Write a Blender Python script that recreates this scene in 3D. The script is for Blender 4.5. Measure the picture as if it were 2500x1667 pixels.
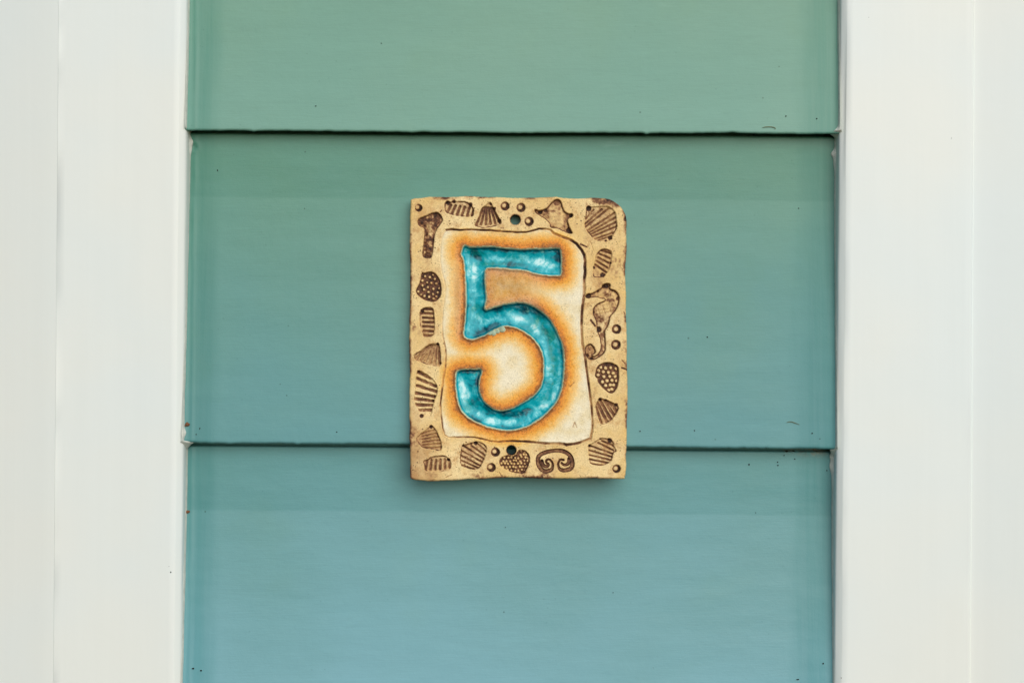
import bpy, math, random
import numpy as np

# ------------------------------------------------------------------ reset
for o in list(bpy.data.objects):
    bpy.data.objects.remove(o, do_unlink=True)
scene = bpy.context.scene
col = scene.collection

# ------------------------------------------------------------------ camera
# Photograph is 2500 x 1667; one photo pixel is 0.22 mm on the wall plane (y = 0).
S = 0.00022
D = 0.764                      # camera distance from the wall plane
CX, CY = 1250.0, 833.5
cam_d = bpy.data.cameras.new('camera')
cam_d.sensor_width = 36.0
cam_d.lens = 36.0 * D / (2500 * S)
cam_d.clip_start = 0.02
cam_d.clip_end = 200.0
cam = bpy.data.objects.new('camera', cam_d)
cam.location = (0, -D, 0)
cam.rotation_euler = (math.radians(90), 0, 0)
col.objects.link(cam)
scene.camera = cam

# ------------------------------------------------------------------ world, sun, exposure
SUN_EL, SUN_ROT = 27.0, 161.0
world = bpy.data.worlds.new('World')
scene.world = world
world.use_nodes = True
wn = world.node_tree
bg = wn.nodes['Background']
sky = wn.nodes.new('ShaderNodeTexSky')
sky.sky_type = 'NISHITA'
sky.sun_disc = False
sky.sun_elevation = math.radians(SUN_EL)
sky.sun_rotation = math.radians(SUN_ROT)
sky.air_density = 1.0
sky.dust_density = 1.0
sky.ozone_density = 1.0
wn.links.new(sky.outputs[0], bg.inputs['Color'])
bg.inputs['Strength'].default_value = 0.05

sun_d = bpy.data.lights.new('sun', 'SUN')
sun_d.energy = 1.5
sun_d.angle = math.radians(64)
sun_d.color = (1.0, 0.985, 0.95)
sun = bpy.data.objects.new('sun', sun_d)
e, r = math.radians(SUN_EL), math.radians(SUN_ROT)
sx, sy, sz = math.sin(r) * math.cos(e), math.cos(r) * math.cos(e), math.sin(e)
from mathutils import Vector
sun.rotation_euler = Vector((sx, sy, sz)).to_track_quat('Z', 'Y').to_euler()
sun.location = (sx * 3, sy * 3, sz * 3)
col.objects.link(sun)

scene.view_settings.view_transform = 'Standard'
scene.view_settings.look = 'None'
scene.view_settings.gamma = 1.0
scene.view_settings.exposure = 0.70
scene.view_settings.use_curve_mapping = False

# ------------------------------------------------------------------ helpers
def srgb(r, g, b, k=1.0):
    f = lambda c: (c / 255 / 12.92) if c / 255 <= 0.04045 else ((c / 255 + 0.055) / 1.055) ** 2.4
    return (min(f(r) * k, 0.95), min(f(g) * k, 0.95), min(f(b) * k, 0.95), 1.0)

def pt(px, py, y):
    """photo pixel -> world point on the plane at depth y (arrays welcome)"""
    k = S * (D + y) / D
    return (px - CX) * k, y, (CY - py) * k

_rng = np.random.RandomState(7)
_tab = _rng.rand(256, 256)
def vnoise(x, y, seed=0):
    x = np.asarray(x, float) + seed * 17.31; y = np.asarray(y, float) + seed * 9.77
    xi = np.floor(x).astype(int); yi = np.floor(y).astype(int)
    fx = x - xi; fy = y - yi
    fx = fx * fx * (3 - 2 * fx); fy = fy * fy * (3 - 2 * fy)
    g = lambda a, b: _tab[a & 255, b & 255]
    return (g(xi, yi) * (1 - fx) + g(xi + 1, yi) * fx) * (1 - fy) + (g(xi, yi + 1) * (1 - fx) + g(xi + 1, yi + 1) * fx) * fy
def fbm(x, y, oct=4, seed=0):
    v, a, t = 0, 1.0, 0
    for i in range(oct):
        v = v + a * vnoise(x * 2 ** i, y * 2 ** i, seed + i * 3); t += a; a *= 0.5
    return v / t - 0.5
def sstep(a, b, x):
    t = np.clip((x - a) / (b - a), 0, 1)
    return t * t * (3 - 2 * t)

def link_mesh(name, verts, faces, mat, parent=None, smooth=True, normals=None, attrs=None):
    me = bpy.data.meshes.new(name)
    verts = np.asarray(verts, np.float32)
    if isinstance(faces, np.ndarray):
        nf, k = faces.shape
        me.vertices.add(len(verts)); me.vertices.foreach_set('co', verts.ravel())
        me.loops.add(nf * k); me.loops.foreach_set('vertex_index', faces.astype(np.int32).ravel())
        me.polygons.add(nf)
        me.polygons.foreach_set('loop_start', np.arange(0, nf * k, k, dtype=np.int32))
        me.update(calc_edges=True)
    else:
        me.from_pydata(verts.tolist(), [], faces)
        me.update()
    me.validate()
    for k, v in (attrs or {}).items():
        a = me.attributes.new(k, 'FLOAT', 'POINT')
        a.data.foreach_set('value', np.asarray(v, np.float32).ravel())
    if smooth:
        me.polygons.foreach_set('use_smooth', np.ones(len(me.polygons), bool))
    if normals is not None:
        me.normals_split_custom_set_from_vertices(np.asarray(normals, float).tolist())
    me.materials.append(mat)
    o = bpy.data.objects.new(name, me)
    col.objects.link(o)
    if parent: o.parent = parent
    return o

def thing(name, label, cat, group=None, loc=(0, 0, 0)):
    o = bpy.data.objects.new(name, None)
    o.empty_display_size = 0.02
    col.objects.link(o)
    o['label'] = label; o['category'] = cat
    if group: o['group'] = group
    return o

def grid_faces(nr, nc):
    i = np.arange(nr - 1)[:, None] * nc + np.arange(nc - 1)[None, :]
    return np.stack([i, i + nc, i + nc + 1, i + 1], -1).reshape(-1, 4)

# ---- node helpers
class NT:
    def __init__(self, name):
        self.m = bpy.data.materials.new(name); self.m.use_nodes = True
        self.t = self.m.node_tree; self.b = self.t.nodes['Principled BSDF']
        self.co = self.t.nodes.new('ShaderNodeTexCoord').outputs['Object']
    def put(self, sock, v):
        if v is None: return
        if isinstance(v, bpy.types.NodeSocket): self.t.links.new(v, sock)
        else: sock.default_value = v
    def noise(self, scale, detail=4, rough=0.55, vec=None, stretch=None, dist=0.0):
        vec = vec or self.co
        if stretch:
            mp = self.t.nodes.new('ShaderNodeMapping'); self.put(mp.inputs['Vector'], vec)
            mp.inputs['Scale'].default_value = stretch; vec = mp.outputs[0]
        n = self.t.nodes.new('ShaderNodeTexNoise')
        self.put(n.inputs['Vector'], vec); n.inputs['Scale'].default_value = scale
        n.inputs['Detail'].default_value = detail; n.inputs['Roughness'].default_value = rough
        n.inputs['Distortion'].default_value = dist
        return n.outputs['Fac']
    def voronoi(self, scale, feature='F1'):
        n = self.t.nodes.new('ShaderNodeTexVoronoi'); n.feature = feature
        self.put(n.inputs['Vector'], self.co); n.inputs['Scale'].default_value = scale
        return n.outputs['Distance']
    def attr(self, name):
        n = self.t.nodes.new('ShaderNodeAttribute'); n.attribute_name = name
        return n.outputs['Fac']
    def math(self, op, a, b=0.0, clamp=False):
        n = self.t.nodes.new('ShaderNodeMath'); n.operation = op; n.use_clamp = clamp
        self.put(n.inputs[0], a); self.put(n.inputs[1], b); return n.outputs[0]
    def rng(self, v, a, b, c=0.0, d=1.0):
        n = self.t.nodes.new('ShaderNodeMapRange'); n.interpolation_type = 'SMOOTHSTEP'
        self.put(n.inputs[0], v)
        for i, q in enumerate((a, b, c, d)): n.inputs[i + 1].default_value = q
        return n.outputs[0]
    def mix(self, f, a, b, mode='MIX'):
        n = self.t.nodes.new('ShaderNodeMix'); n.data_type = 'RGBA'; n.blend_type = mode
        self.put(n.inputs[0], f); self.put(n.inputs[6], a); self.put(n.inputs[7], b)
        return n.outputs[2]
    def ramp(self, v, stops, interp='LINEAR'):
        n = self.t.nodes.new('ShaderNodeValToRGB'); cr = n.color_ramp; cr.interpolation = interp
        while len(cr.elements) < len(stops): cr.elements.new(0.5)
        for e_, (p, c) in zip(cr.elements, stops):
            e_.position = p; e_.color = c
        self.put(n.inputs[0], v); return n.outputs[0]
    def scale(self, c, f):
        n = self.t.nodes.new('ShaderNodeVectorMath'); n.operation = 'SCALE'
        self.put(n.inputs[0], c); self.put(n.inputs['Scale'], f); return n.outputs[0]
    def bump(self, h, dist, strength=1.0, normal=None):
        n = self.t.nodes.new('ShaderNodeBump')
        n.inputs['Distance'].default_value = dist; n.inputs['Strength'].default_value = strength
        self.put(n.inputs['Height'], h)
        if normal: self.put(n.inputs['Normal'], normal)
        return n.outputs[0]
    def done(self, color, rough, spec=0.4, normal=None, coat=0.0, coat_rough=0.1):
        self.put(self.b.inputs['Base Color'], color); self.put(self.b.inputs['Roughness'], rough)
        self.put(self.b.inputs['Specular IOR Level'], spec)
        if normal: self.put(self.b.inputs['Normal'], normal)
        self.b.inputs['Coat Weight'].default_value = coat
        self.b.inputs['Coat Roughness'].default_value = coat_rough
        return self.m

# ------------------------------------------------------------------ materials
K = 1.12    # photo value -> base colour (the wall receives a little under white)

def board_paint(name, c_top, c_low):
    """old satin weatherboard paint: green to blue light shift painted into the tones of each board, brushed along the grain, cut in by hand at its ends"""
    n = NT(name)
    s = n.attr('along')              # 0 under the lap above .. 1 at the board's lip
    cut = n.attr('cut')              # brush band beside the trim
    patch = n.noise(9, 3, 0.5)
    light_shift = n.math('ADD', s, n.rng(patch, 0.3, 0.7, -0.14, 0.14), clamp=True)
    c = n.mix(light_shift, c_top, c_low)  # greenish to bluish shift of the light, painted into the board colour
    # mildew-green bloom in loose blotches, heavier on the hand-cut ends
    bl = n.rng(n.noise(14, 4, 0.6), 0.52, 0.78, 0.0, 0.30)
    c = n.mix(bl, c, n.mix(1.0, c, (1.02, 0.97, 0.80, 1), 'MULTIPLY'))
    vb = n.noise(1, 5, 0.6, stretch=(260, 1, 9))
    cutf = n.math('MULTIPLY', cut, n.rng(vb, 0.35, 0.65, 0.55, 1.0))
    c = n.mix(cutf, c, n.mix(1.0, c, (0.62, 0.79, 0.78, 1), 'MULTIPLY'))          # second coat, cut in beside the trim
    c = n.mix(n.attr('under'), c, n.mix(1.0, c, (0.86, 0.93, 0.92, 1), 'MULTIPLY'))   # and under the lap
    # brush strokes: lighter and darker hairs of paint
    st = n.noise(1, 8, 0.75, stretch=(48, 1, 760), dist=1.8)
    st2 = n.noise(1, 5, 0.6, stretch=(4, 1, 70), dist=0.8)
    k = n.math('ADD', n.rng(st, 0.25, 0.75, 0.955, 1.045), n.rng(st2, 0.25, 0.75, -0.012, 0.012))
    kv = n.rng(vb, 0.2, 0.8, 0.95, 1.05)
    mixk = n.t.nodes.new('ShaderNodeMix'); mixk.data_type = 'FLOAT'
    n.put(mixk.inputs[0], cut); n.put(mixk.inputs[2], k); n.put(mixk.inputs[3], kv)
    c = n.scale(c, mixk.outputs[0])
    # chalky rubs
    ch = n.rng(n.noise(1, 5, 0.6, stretch=(28, 1, 120)), 0.66, 0.8, 0.0, 0.14)
    c = n.mix(ch, c, srgb(168, 200, 192, K))
    # grime lodged under the lap
    g = n.attr('grime')
    gc = n.ramp(n.noise(420, 4, 0.7), [(0.3, srgb(60, 62, 48)), (0.7, srgb(150, 150, 128))])
    c = n.mix(n.math('MULTIPLY', g, n.rng(n.noise(260, 4, 0.65), 0.35, 0.6)), c, gc)
    # pinholes and crumbs in the paint film
    pin = n.math('MULTIPLY', n.rng(n.voronoi(210), 0.05, 0.12, 1.0, 0.0), n.rng(n.noise(64, 3), 0.5, 0.6))
    c = n.mix(n.math('MULTIPLY', pin, 0.28), c, n.mix(1.0, c, (0.45, 0.55, 0.55, 1), 'MULTIPLY'))
    # fly specks
    v = n.voronoi(75)
    sp = n.rng(v, 0.02, 0.05, 1.0, 0.0)
    keep = n.rng(n.noise(31, 2), 0.5, 0.55)
    c = n.mix(n.math('MULTIPLY', n.math('MULTIPLY', sp, keep), 0.6), c, srgb(40, 70, 62))
    hb = n.t.nodes.new('ShaderNodeMix'); hb.data_type = 'FLOAT'
    n.put(hb.inputs[0], cut); n.put(hb.inputs[2], st); n.put(hb.inputs[3], vb)
    b1 = n.bump(hb.outputs[0], 0.00008, 0.8)
    b2 = n.bump(n.noise(160, 6, 0.7), 0.00022, 0.6, b1)
    return n.done(c, n.rng(patch, 0.3, 0.7, 0.36, 0.5), 0.3, b2)

def white_paint():
    n = NT('white_trim_paint')
    st = n.noise(1, 5, 0.6, stretch=(190, 190, 5), dist=0.5)
    big = n.noise(6, 3)
    c = n.mix(n.rng(big, 0.3, 0.7), srgb(225, 229, 223, 1.02), srgb(219, 228, 227, 1.02))
    c = n.scale(c, n.rng(st, 0.2, 0.8, 0.993, 1.007))
    v = n.voronoi(46)
    sp = n.math('MULTIPLY', n.rng(v, 0.008, 0.022, 1.0, 0.0), n.rng(n.noise(23, 2), 0.6, 0.64))
    c = n.mix(n.math('MULTIPLY', sp, 0.55), c, srgb(90, 86, 78))
    b = n.bump(st, 0.00005, 0.7)
    b = n.bump(n.noise(70, 3), 0.0002, 0.5, b)
    return n.done(c, 0.42, 0.4, b)

def caulk_mat():
    n = NT('painted_caulk')
    c = n.mix(n.rng(n.noise(300, 4), 0.4, 0.75, 0.0, 0.35), srgb(214, 217, 208, 1.0), srgb(165, 176, 166))
    return n.done(c, 0.6, 0.3, n.bump(n.noise(500, 3), 0.0002))

def plain(name, c, rough=0.8):
    n = NT(name)
    c2 = n.mix(n.noise(900, 3), c, tuple(q * 0.6 for q in c[:3]) + (1,))
    return n.done(c2, rough, 0.2)

def clay():
    n = NT('stoneware_clay')
    tan = n.mix(n.rng(n.noise(55, 5, 0.6), 0.34, 0.66), srgb(214, 180, 116, K), srgb(231, 208, 156, K))
    # toasted blotches
    tan = n.mix(n.math('MULTIPLY', n.rng(n.noise(110, 6, 0.7), 0.46, 0.66), 0.75), tan, srgb(186, 140, 80, K))
    tan = n.mix(n.attr('toast'), tan, srgb(172, 132, 86, K))
    cream = n.mix(n.rng(n.noise(120, 4), 0.4, 0.7), srgb(229, 219, 190, K), srgb(220, 203, 160, K))
    c = n.mix(n.attr('panel'), tan, cream)
    # iron halo fuming out of the glaze
    h = n.attr('halo')
    hn = n.math('ADD', h, n.math('MULTIPLY', n.math('SUBTRACT', n.noise(420, 5, 0.75), 0.5), 26.0))
    hn = n.math('ADD', hn, n.math('MULTIPLY', n.math('SUBTRACT', n.noise(70, 3, 0.6), 0.5), 22.0))
    hs = n.math('DIVIDE', hn, 57.0, clamp=True)
    hc = n.ramp(hs, [(0.0, srgb(136, 88, 46)), (0.07, srgb(172, 106, 42)), (0.17, srgb(214, 128, 24, K)),
                     (0.38, srgb(228, 160, 46, K)), (0.62, srgb(230, 186, 100, K)), (0.85, srgb(228, 205, 150, K))])
    ha = n.ramp(hs, [(0.0, (.97,) * 4), (0.35, (.92,) * 4), (0.60, (.74,) * 4), (0.98, (0, 0, 0, 1))])
    hf = n.math('MULTIPLY', n.attr('fume'), n.rng(n.noise(330, 5, 0.7), 0.3, 0.65, 0.7, 1.0))
    c = n.mix(hf, c, n.mix(n.rng(n.noise(90, 4), 0.4, 0.65), srgb(164, 116, 56, K), srgb(196, 148, 74, K)))     # smoky fuming caught between the strokes
    c = n.mix(n.math('MULTIPLY', ha, n.math('SUBTRACT', 1.0, n.math('MULTIPLY', n.attr('fume'), 0.7))), c, hc)
    # iron crystals in the halo
    cr = n.math('MULTIPLY', n.rng(n.noise(900, 3, 0.7), 0.52, 0.66), n.rng(h, 0.0, 34.0, 0.7, 0.0))
    c = n.mix(cr, c, srgb(120, 66, 24))
    cr2 = n.math('MULTIPLY', n.rng(n.noise(760, 3, 0.7, stretch=(1, 1, 1.2)), 0.6, 0.7), n.rng(h, 0.0, 34.0, 0.5, 0.0))
    c = n.mix(cr2, c, srgb(236, 190, 120, K))
    # grog grain and dark pits
    c = n.scale(c, n.rng(n.noise(1600, 3, 0.7), 0.25, 0.75, 0.86, 1.12))
    def dots(scale, r0, r1, keep_scale, k0):
        return n.math('MULTIPLY', n.rng(n.voronoi(scale), r0, r1, 1.0, 0.0), n.rng(n.noise(keep_scale, 3, 0.6), k0, k0 + 0.1))
    pits = n.math('MAXIMUM', dots(430, 0.10, 0.24, 170, 0.50), dots(820, 0.14, 0.30, 240, 0.50))
    pits = n.math('MAXIMUM', pits, n.math('MULTIPLY', n.rng(n.noise(1000, 4, 0.75), 0.56, 0.68), 0.55))
    dens = n.rng(n.noise(60, 3), 0.35, 0.6, 0.45, 1.0)
    out = n.math('SUBTRACT', 1.0, n.math('MULTIPLY', n.attr('panel'), 0.65))
    c = n.mix(n.math('MULTIPLY', n.math('MULTIPLY', pits, dens), out), c, srgb(92, 62, 38))
    # iron-oxide wash left in the stamped hollows
    w = n.attr('wash')
    wn_ = n.math('MULTIPLY', w, n.rng(n.noise(800, 4, 0.75), 0.3, 0.68, 0.66, 1.22))
    wc = n.ramp(wn_, [(0.0, srgb(186, 140, 96)), (0.35, srgb(150, 106, 72)), (0.62, srgb(104, 68, 48)), (1.0, srgb(42, 29, 23))])
    c = n.mix(n.rng(wn_, 0.03, 0.5), c, wc)
    b = n.bump(n.noise(1300, 4, 0.7), 0.00022, 0.8)
    b = n.bump(n.noise(330, 4, 0.6), 0.0003, 0.6, b)
    return n.done(c, 0.72, 0.3, b)

def glaze():
    n = NT('turquoise_glaze')
    d = n.attr('inner')                       # distance in from the rim of the numeral
    big = n.noise(75, 5, 0.65, dist=1.6)
    mid = n.noise(210, 4, 0.6, dist=1.2)
    t = n.math('ADD', n.math('MULTIPLY', n.math('SUBTRACT', big, 0.5), 1.1), n.math('MULTIPLY', n.math('SUBTRACT', mid, 0.5), 0.5))
    t = n.math('ADD', t, n.rng(d, 2.0, 14.0, 0.44, 0.49))
    t = n.math('ADD', t, n.math('MULTIPLY', n.math('MULTIPLY', n.attr('pool'), n.rng(n.noise(120, 4, 0.6, dist=1.2), 0.32, 0.52, 0.5, 1.0)), 0.34))       # milky where the glaze pooled
    t = n.math('SUBTRACT', t, n.math('MULTIPLY', n.attr('deep'), 0.34))  # dark glaze, plus recess shade painted along upper edges
    c = n.ramp(t, [(0.10, srgb(0, 58, 72)), (0.26, srgb(0, 100, 114)), (0.42, srgb(0, 142, 156, K)),
                   (0.56, srgb(24, 158, 172, K)), (0.70, srgb(96, 190, 198, K)), (0.86, srgb(182, 220, 222, K))])
    gr = n.math('MULTIPLY', n.rng(n.noise(130, 4, 0.65, dist=1.0), 0.42, 0.6), n.math('ADD', n.attr('green'), n.rng(n.noise(60, 3), 0.55, 0.7, 0.0, 0.5)), clamp=True)
    c = n.mix(n.math('MULTIPLY', gr, 0.8), c, srgb(4, 124, 108, K))
    mint = n.rng(n.noise(260, 4, 0.65), 0.6, 0.74, 0.0, 0.3)
    c = n.mix(mint, c, srgb(140, 204, 178, K))
    dark = n.rng(n.noise(430, 4, 0.7), 0.64, 0.74, 0.0, 0.45)
    c = n.mix(dark, c, srgb(0, 74, 88))
    # thin celadon rim where the glaze breaks over the clay edge
    c = n.mix(n.rng(d, 0.6, 4.4, 0.95, 0.0), c, srgb(206, 204, 160, K))
    b = n.bump(n.noise(260, 4, 0.6), 0.0003, 0.6)
    return n.done(c, 0.17, 0.16, b, coat=0.10, coat_rough=0.02)

M_WHITE = white_paint(); M_CAULK = caulk_mat(); M_CLAY = clay(); M_GLAZE = glaze()
M_SPECK = plain('dark_dirt', srgb(28, 26, 22)); M_RUST = plain('rust', srgb(128, 88, 62)); M_HAIR = plain('brush_bristle', srgb(120, 118, 78))

# ------------------------------------------------------------------ weatherboard wall
PITCH = 765.0
LIP = 0.0090
KINK = 163.0
def lap_line(x, k):
    """photo row of the k-th lap (0 = upper one in view, 1 = lower one)"""
    if k <= 0:
        y = np.interp(x, [455, 744, 1250, 1578, 2036], [318.5, 321, 325, 324.5, 327.5])
    else:
        y = np.interp(x, [455, 1000, 1531, 2036], [1080.5, 1084.5, 1091.5, 1095.5])
    return y + (k if k < 0 else k - 1 if k > 1 else 0) * PITCH
def board_depth(s):
    """depth of a board's face, s photo pixels below the lap above it"""
    g = 0.0042 * (1 - sstep(2.0, 9.5, np.asarray(s, float)))      # rebate behind the lip above
    return g - np.where(s < KINK, 0.0004 + 0.0008 * np.clip(s, 0, None) / KINK, 0.0012 + (LIP - 0.0012) * (s - KINK) / (PITCH - 6 - KINK))

XL = lambda py: 458.5 - 15.5 * (np.asarray(py, float)) / 1667      # joint with the left trim (at the lip plane)
XR = lambda py: 2050.0 - 14.0 * (np.asarray(py, float)) / 1667
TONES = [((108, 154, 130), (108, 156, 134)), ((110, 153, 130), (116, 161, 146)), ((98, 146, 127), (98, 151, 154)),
         ((101, 152, 152), (124, 174, 186)), ((120, 174, 188), (124, 178, 192))]  # upper and lower tones per board; the light's colour drift is painted in

wall = thing('weatherboard_wall', 'teal painted weatherboard wall with overlapping boards behind the number plaque', 'wall')
board_objs = {}
def make_board(k):
    """board whose lower lip is lap k"""
    nc = 420
    xs = np.linspace(428, 2066, nc)
    Lu = lap_line(xs, k - 1); Ll = lap_line(xs, k)
    # hand-painted lip: runs, nicks and small drips
    Ll = Ll + fbm(xs / 130, xs * 0 + k * 7.3, 4, 11 + k) * 4.0 + fbm(xs / 14, xs * 0 + k * 3.1, 3, 31 + k) * 2.2
    for cx, w, a in {0: [(1578, 5, 3.0), (620, 9, 1.5), (1010, 12, 1.2), (1790, 12, -1.5)], 1: [(726, 6, 2.2), (1817, 4, -1.6), (1870, 3, -1.5), (560, 8, 1.2)]}.get(k, []):
        Ll = Ll + a * np.exp(-((xs - cx) / w) ** 2)
    rows_s, rows = [], []
    for s in np.concatenate([[-34, -16, -4, 0, 2, 4, 6, 8, 10, 12], np.linspace(16, 150, 24), [157, 161, 164, 168, 175], np.linspace(190, PITCH - 12, 70)]):
        f = s / (PITCH)
        py = Lu + (Ll - Lu) * f if s > 0 else Lu + s
        rows.append((py, board_depth(np.full(nc, s)), np.full(nc, s), 0.0))
    base = board_depth(np.array([PITCH - 12]))[0]
    for a in np.linspace(0, math.pi / 2, 7):               # rounded lip
        rr = 6.0
        rows.append((Ll - rr + rr * math.sin(a), np.full(nc, base - 0.0001 + rr * S * (1 - math.cos(a))), np.full(nc, PITCH), 0.0))
    for dep in (-0.0055, -0.003, 0.0, 0.004):
        rows.append((Ll + 0.2, np.full(nc, dep), np.full(nc, PITCH), 1.0))
    PY = np.array([r_[0] for r_ in rows]); YY = np.array([r_[1] for r_ in rows]); SS = np.array([r_[2] for r_ in rows])
    PX = np.broadcast_to(xs, PY.shape)
    front = np.array([1.0 - r_[3] for r_ in rows])[:, None]
    # uneven old timber and paint build-up
    bumpy = fbm(PX / 300, PY / 70, 4, 3 + k) * 0.00055 + fbm(PX / 60, PY / 16, 3, 23 + k) * 0.00010
    lx = PX - XL(PY); rx = XR(PY) - PX
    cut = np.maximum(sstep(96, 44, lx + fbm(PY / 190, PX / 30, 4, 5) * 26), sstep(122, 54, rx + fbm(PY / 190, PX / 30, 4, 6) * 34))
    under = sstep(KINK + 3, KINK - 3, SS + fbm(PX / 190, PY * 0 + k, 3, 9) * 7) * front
    ridge = np.exp(-((lx - 20 - 5 * fbm(PY / 90, PY * 0, 3, 8)) / 4.0) ** 2) * 0.00035 * (0.5 + vnoise(PY / 60, PY * 0 + 3))
    fillet = np.exp(-np.clip(lx - 2, 0, None) / 7.0) * 0.0008 + np.exp(-np.clip(rx - 2, 0, None) / 7.0) * 0.0008
    YY = YY + front * (-bumpy - ridge - fillet)
    grime = np.zeros_like(PY)
    if k == 2:
        grime = np.exp(-((PX - 1985) / 34) ** 2) * sstep(26, 3, SS) * 1.0 + np.exp(-((PX - 1925) / 14) ** 2) * sstep(16, 2, SS) * 0.8
    if k == 1:
        # punched and painted-over nail near the upper left corner
        dd = np.hypot(PX - 474, PY - 358)
        YY = YY + np.exp(-(dd / 7.5) ** 2) * 0.0011 - np.exp(-((dd - 10) / 4) ** 2) * 0.0004
    x, y, z = pt(PX, PY, YY)
    V = np.stack([x, y, z], -1).reshape(-1, 3)
    F = grid_faces(*PY.shape)
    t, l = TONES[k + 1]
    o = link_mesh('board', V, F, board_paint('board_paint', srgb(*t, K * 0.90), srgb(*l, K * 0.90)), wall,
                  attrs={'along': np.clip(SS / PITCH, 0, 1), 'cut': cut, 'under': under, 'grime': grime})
    board_objs[k] = o
for k in range(-1, 4):
    make_board(k)

def depth_at(px, py):
    for k in (0, 1, 2, 3):
        if py < lap_line(np.array([px]), k)[0]:
            s = py - lap_line(np.array([px]), k - 1)[0]
            return float(board_depth(np.array([s]))[0]), k
    return -0.004, 3

def blob(specs, name, mat, parent, kind=True):
    """small flattened crumbs lying on the paint"""
    V, F = [], []
    for (px, py, ra, rb, ang, y) in specs:
        b0 = len(V); n1, n2 = 3, 9
        rnd = random.Random(px * 3.1 + py)
        jit = [0.75 + 0.5 * rnd.random() for _ in range(n2)]
        cx, _, cz = pt(px, py, y)
        V.append((cx, y - 0.55 * min(ra, rb) * S, cz))
        for i in range(1, n1 + 1):
            f = i / n1
            for j in range(n2):
                a = 2 * math.pi * j / n2
                u, w = ra * f * math.cos(a) * jit[j], rb * f * math.sin(a) * jit[j]
                dx = u * math.cos(ang) - w * math.sin(ang); dz = u * math.sin(ang) + w * math.cos(ang)
                V.append((cx + dx * S, y - 0.55 * min(ra, rb) * S * math.sqrt(max(0, 1 - f * f)) + (0.0006 if i == n1 else 0), cz + dz * S))
        for j in range(n2):
            F.append((b0, b0 + 1 + j, b0 + 1 + (j + 1) % n2))
            for i in range(n1 - 1):
                a, b = b0 + 1 + i * n2 + j, b0 + 1 + i * n2 + (j + 1) % n2
                F.append((a, a + n2, b + n2, b))
    o = link_mesh(name, V, F, mat, parent)
    if kind: o['kind'] = 'stuff'
    return o

SPECKS = [(771, 259, 2.2, 1.4, .3), (1919, 284, 2, 2, 0), (1994, 290, 2.4, 1.8, .8), (822, 1054, 2.6, 1.8, .4), (487.5, 1045.6, 1.6, 3, -.3),
          (479, 1060, 1.5, 2.2, .4), (1696, 1051, 1.8, 1.8, 0), (1983, 1057.6, 2, 2, 0), (2002, 1070.6, 1.4, 1.4, 0), (1829, 1133.7, 2.4, 2, 0),
          (1899, 1127.6, 1.8, 1.8, 0), (1899.6, 1135.6, 1.8, 1.8, 0), (1941, 1120, 1.8, 1.8, 0), (1914.5, 1111.6, 2, 1.4, 0), (2019, 1148, 1.6, 2, 0),
          (1921, 1102, 4, 2.2, .2), (1938, 1101, 4, 2, -.2), (1950, 508.6, 1.6, 1.6, 0), (2043, 495, 1.8, 1.8, 0), (1840, 330, 3.6, 1.6, .2),
          (743.6, 509, 1.2, 1.2, 0), (531, 416, 1.3, 2.8, .2), (471, 1631, 4, 2.4, .3), (490.6, 1636, 3, 2.4, .2), (1727, 823, 2, 1.6, 0),
          (2009.6, 1619, 2.6, 2.6, 0), (1947, 1658, 5, 1.6, .1), (389, 1.0, 1, 1, 0), (1563, 1052, 1.8, 1.8, 0), (2041, 899, 2, 2.6, .3),
          (1234, 1287, 1.4, 1.4, 0), (1497, 1446, 1.3, 1.3, 0), (700, 965, 1.4, 1.4, 0), (931, 106, 1.6, 1.2, 0), (1845, 1251, 1.4, 1.4, 0)]
per = {}
for (px, py, a, b, an) in SPECKS:
    if 450 < px < 2042:
        y, k = depth_at(px, py); per.setdefault(k, []).append((px, py, a, b, an, y - 0.00025))
for k, sp in per.items():
    blob(sp, 'dirt_specks', M_SPECK, board_objs[k])
y, k = depth_at(458, 1037); blob([(457, 1036, 5.0, 5.5, 0.3, y - 0.0012), (453, 1038.5, 2.5, 3, .1, y - 0.0012)], 'rust_spot', M_RUST, board_objs[k], False)
y, k = depth_at(458, 1250); blob([(455, 1249, 7.5, 4, 0.2, y - 0.0012), (448.5, 1253, 4, 2.4, .1, y - 0.0012)], 'rust_spot', M_RUST, board_objs[k], False)

def bristle(pts, rad, parent):
    y0 = [depth_at(*p)[0] - 0.0004 for p in pts]
    cu = bpy.data.curves.new('tmp', 'CURVE')
    P = np.array([pt(p[0], p[1], yy) for p, yy in zip(pts, y0)])
    V, F, n = [], [], 6
    for i, p in enumerate(P):
        t = P[min(i + 1, len(P) - 1)] - P[max(i - 1, 0)]; t /= np.linalg.norm(t)
        u = np.cross(t, (0, 1, 0)); u /= np.linalg.norm(u); w = np.cross(t, u)
        rr = rad * S * (0.35 if i in (0, len(P) - 1) else 1)
        for j in range(n):
            a = 2 * math.pi * j / n
            V.append(p + rr * (math.cos(a) * u + math.sin(a) * w))
    for i in range(len(P) - 1):
        for j in range(n):
            F.append((i * n + j, i * n + (j + 1) % n, (i + 1) * n + (j + 1) % n, (i + 1) * n + j))
    bpy.data.curves.remove(cu)
    link_mesh('stray_bristle', np.array(V), F, M_HAIR, parent)
q = lambda zx, zy: (1760 + zx / 6.533, 280 + zy / 6.533)
bristle([q(660, 210), q(700, 200), q(760, 196), q(810, 198), q(850, 206), q(872, 222), q(862, 238)], 0.8, board_objs[0])
q2 = lambda zx, zy: (1760 + zx / 6.533, 960 + zy / 6.533)
bristle([q2(1050, 462), q2(1085, 452), q2(1130, 452), q2(1180, 470), q2(1260, 500)], 0.8, board_objs[1])

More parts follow.
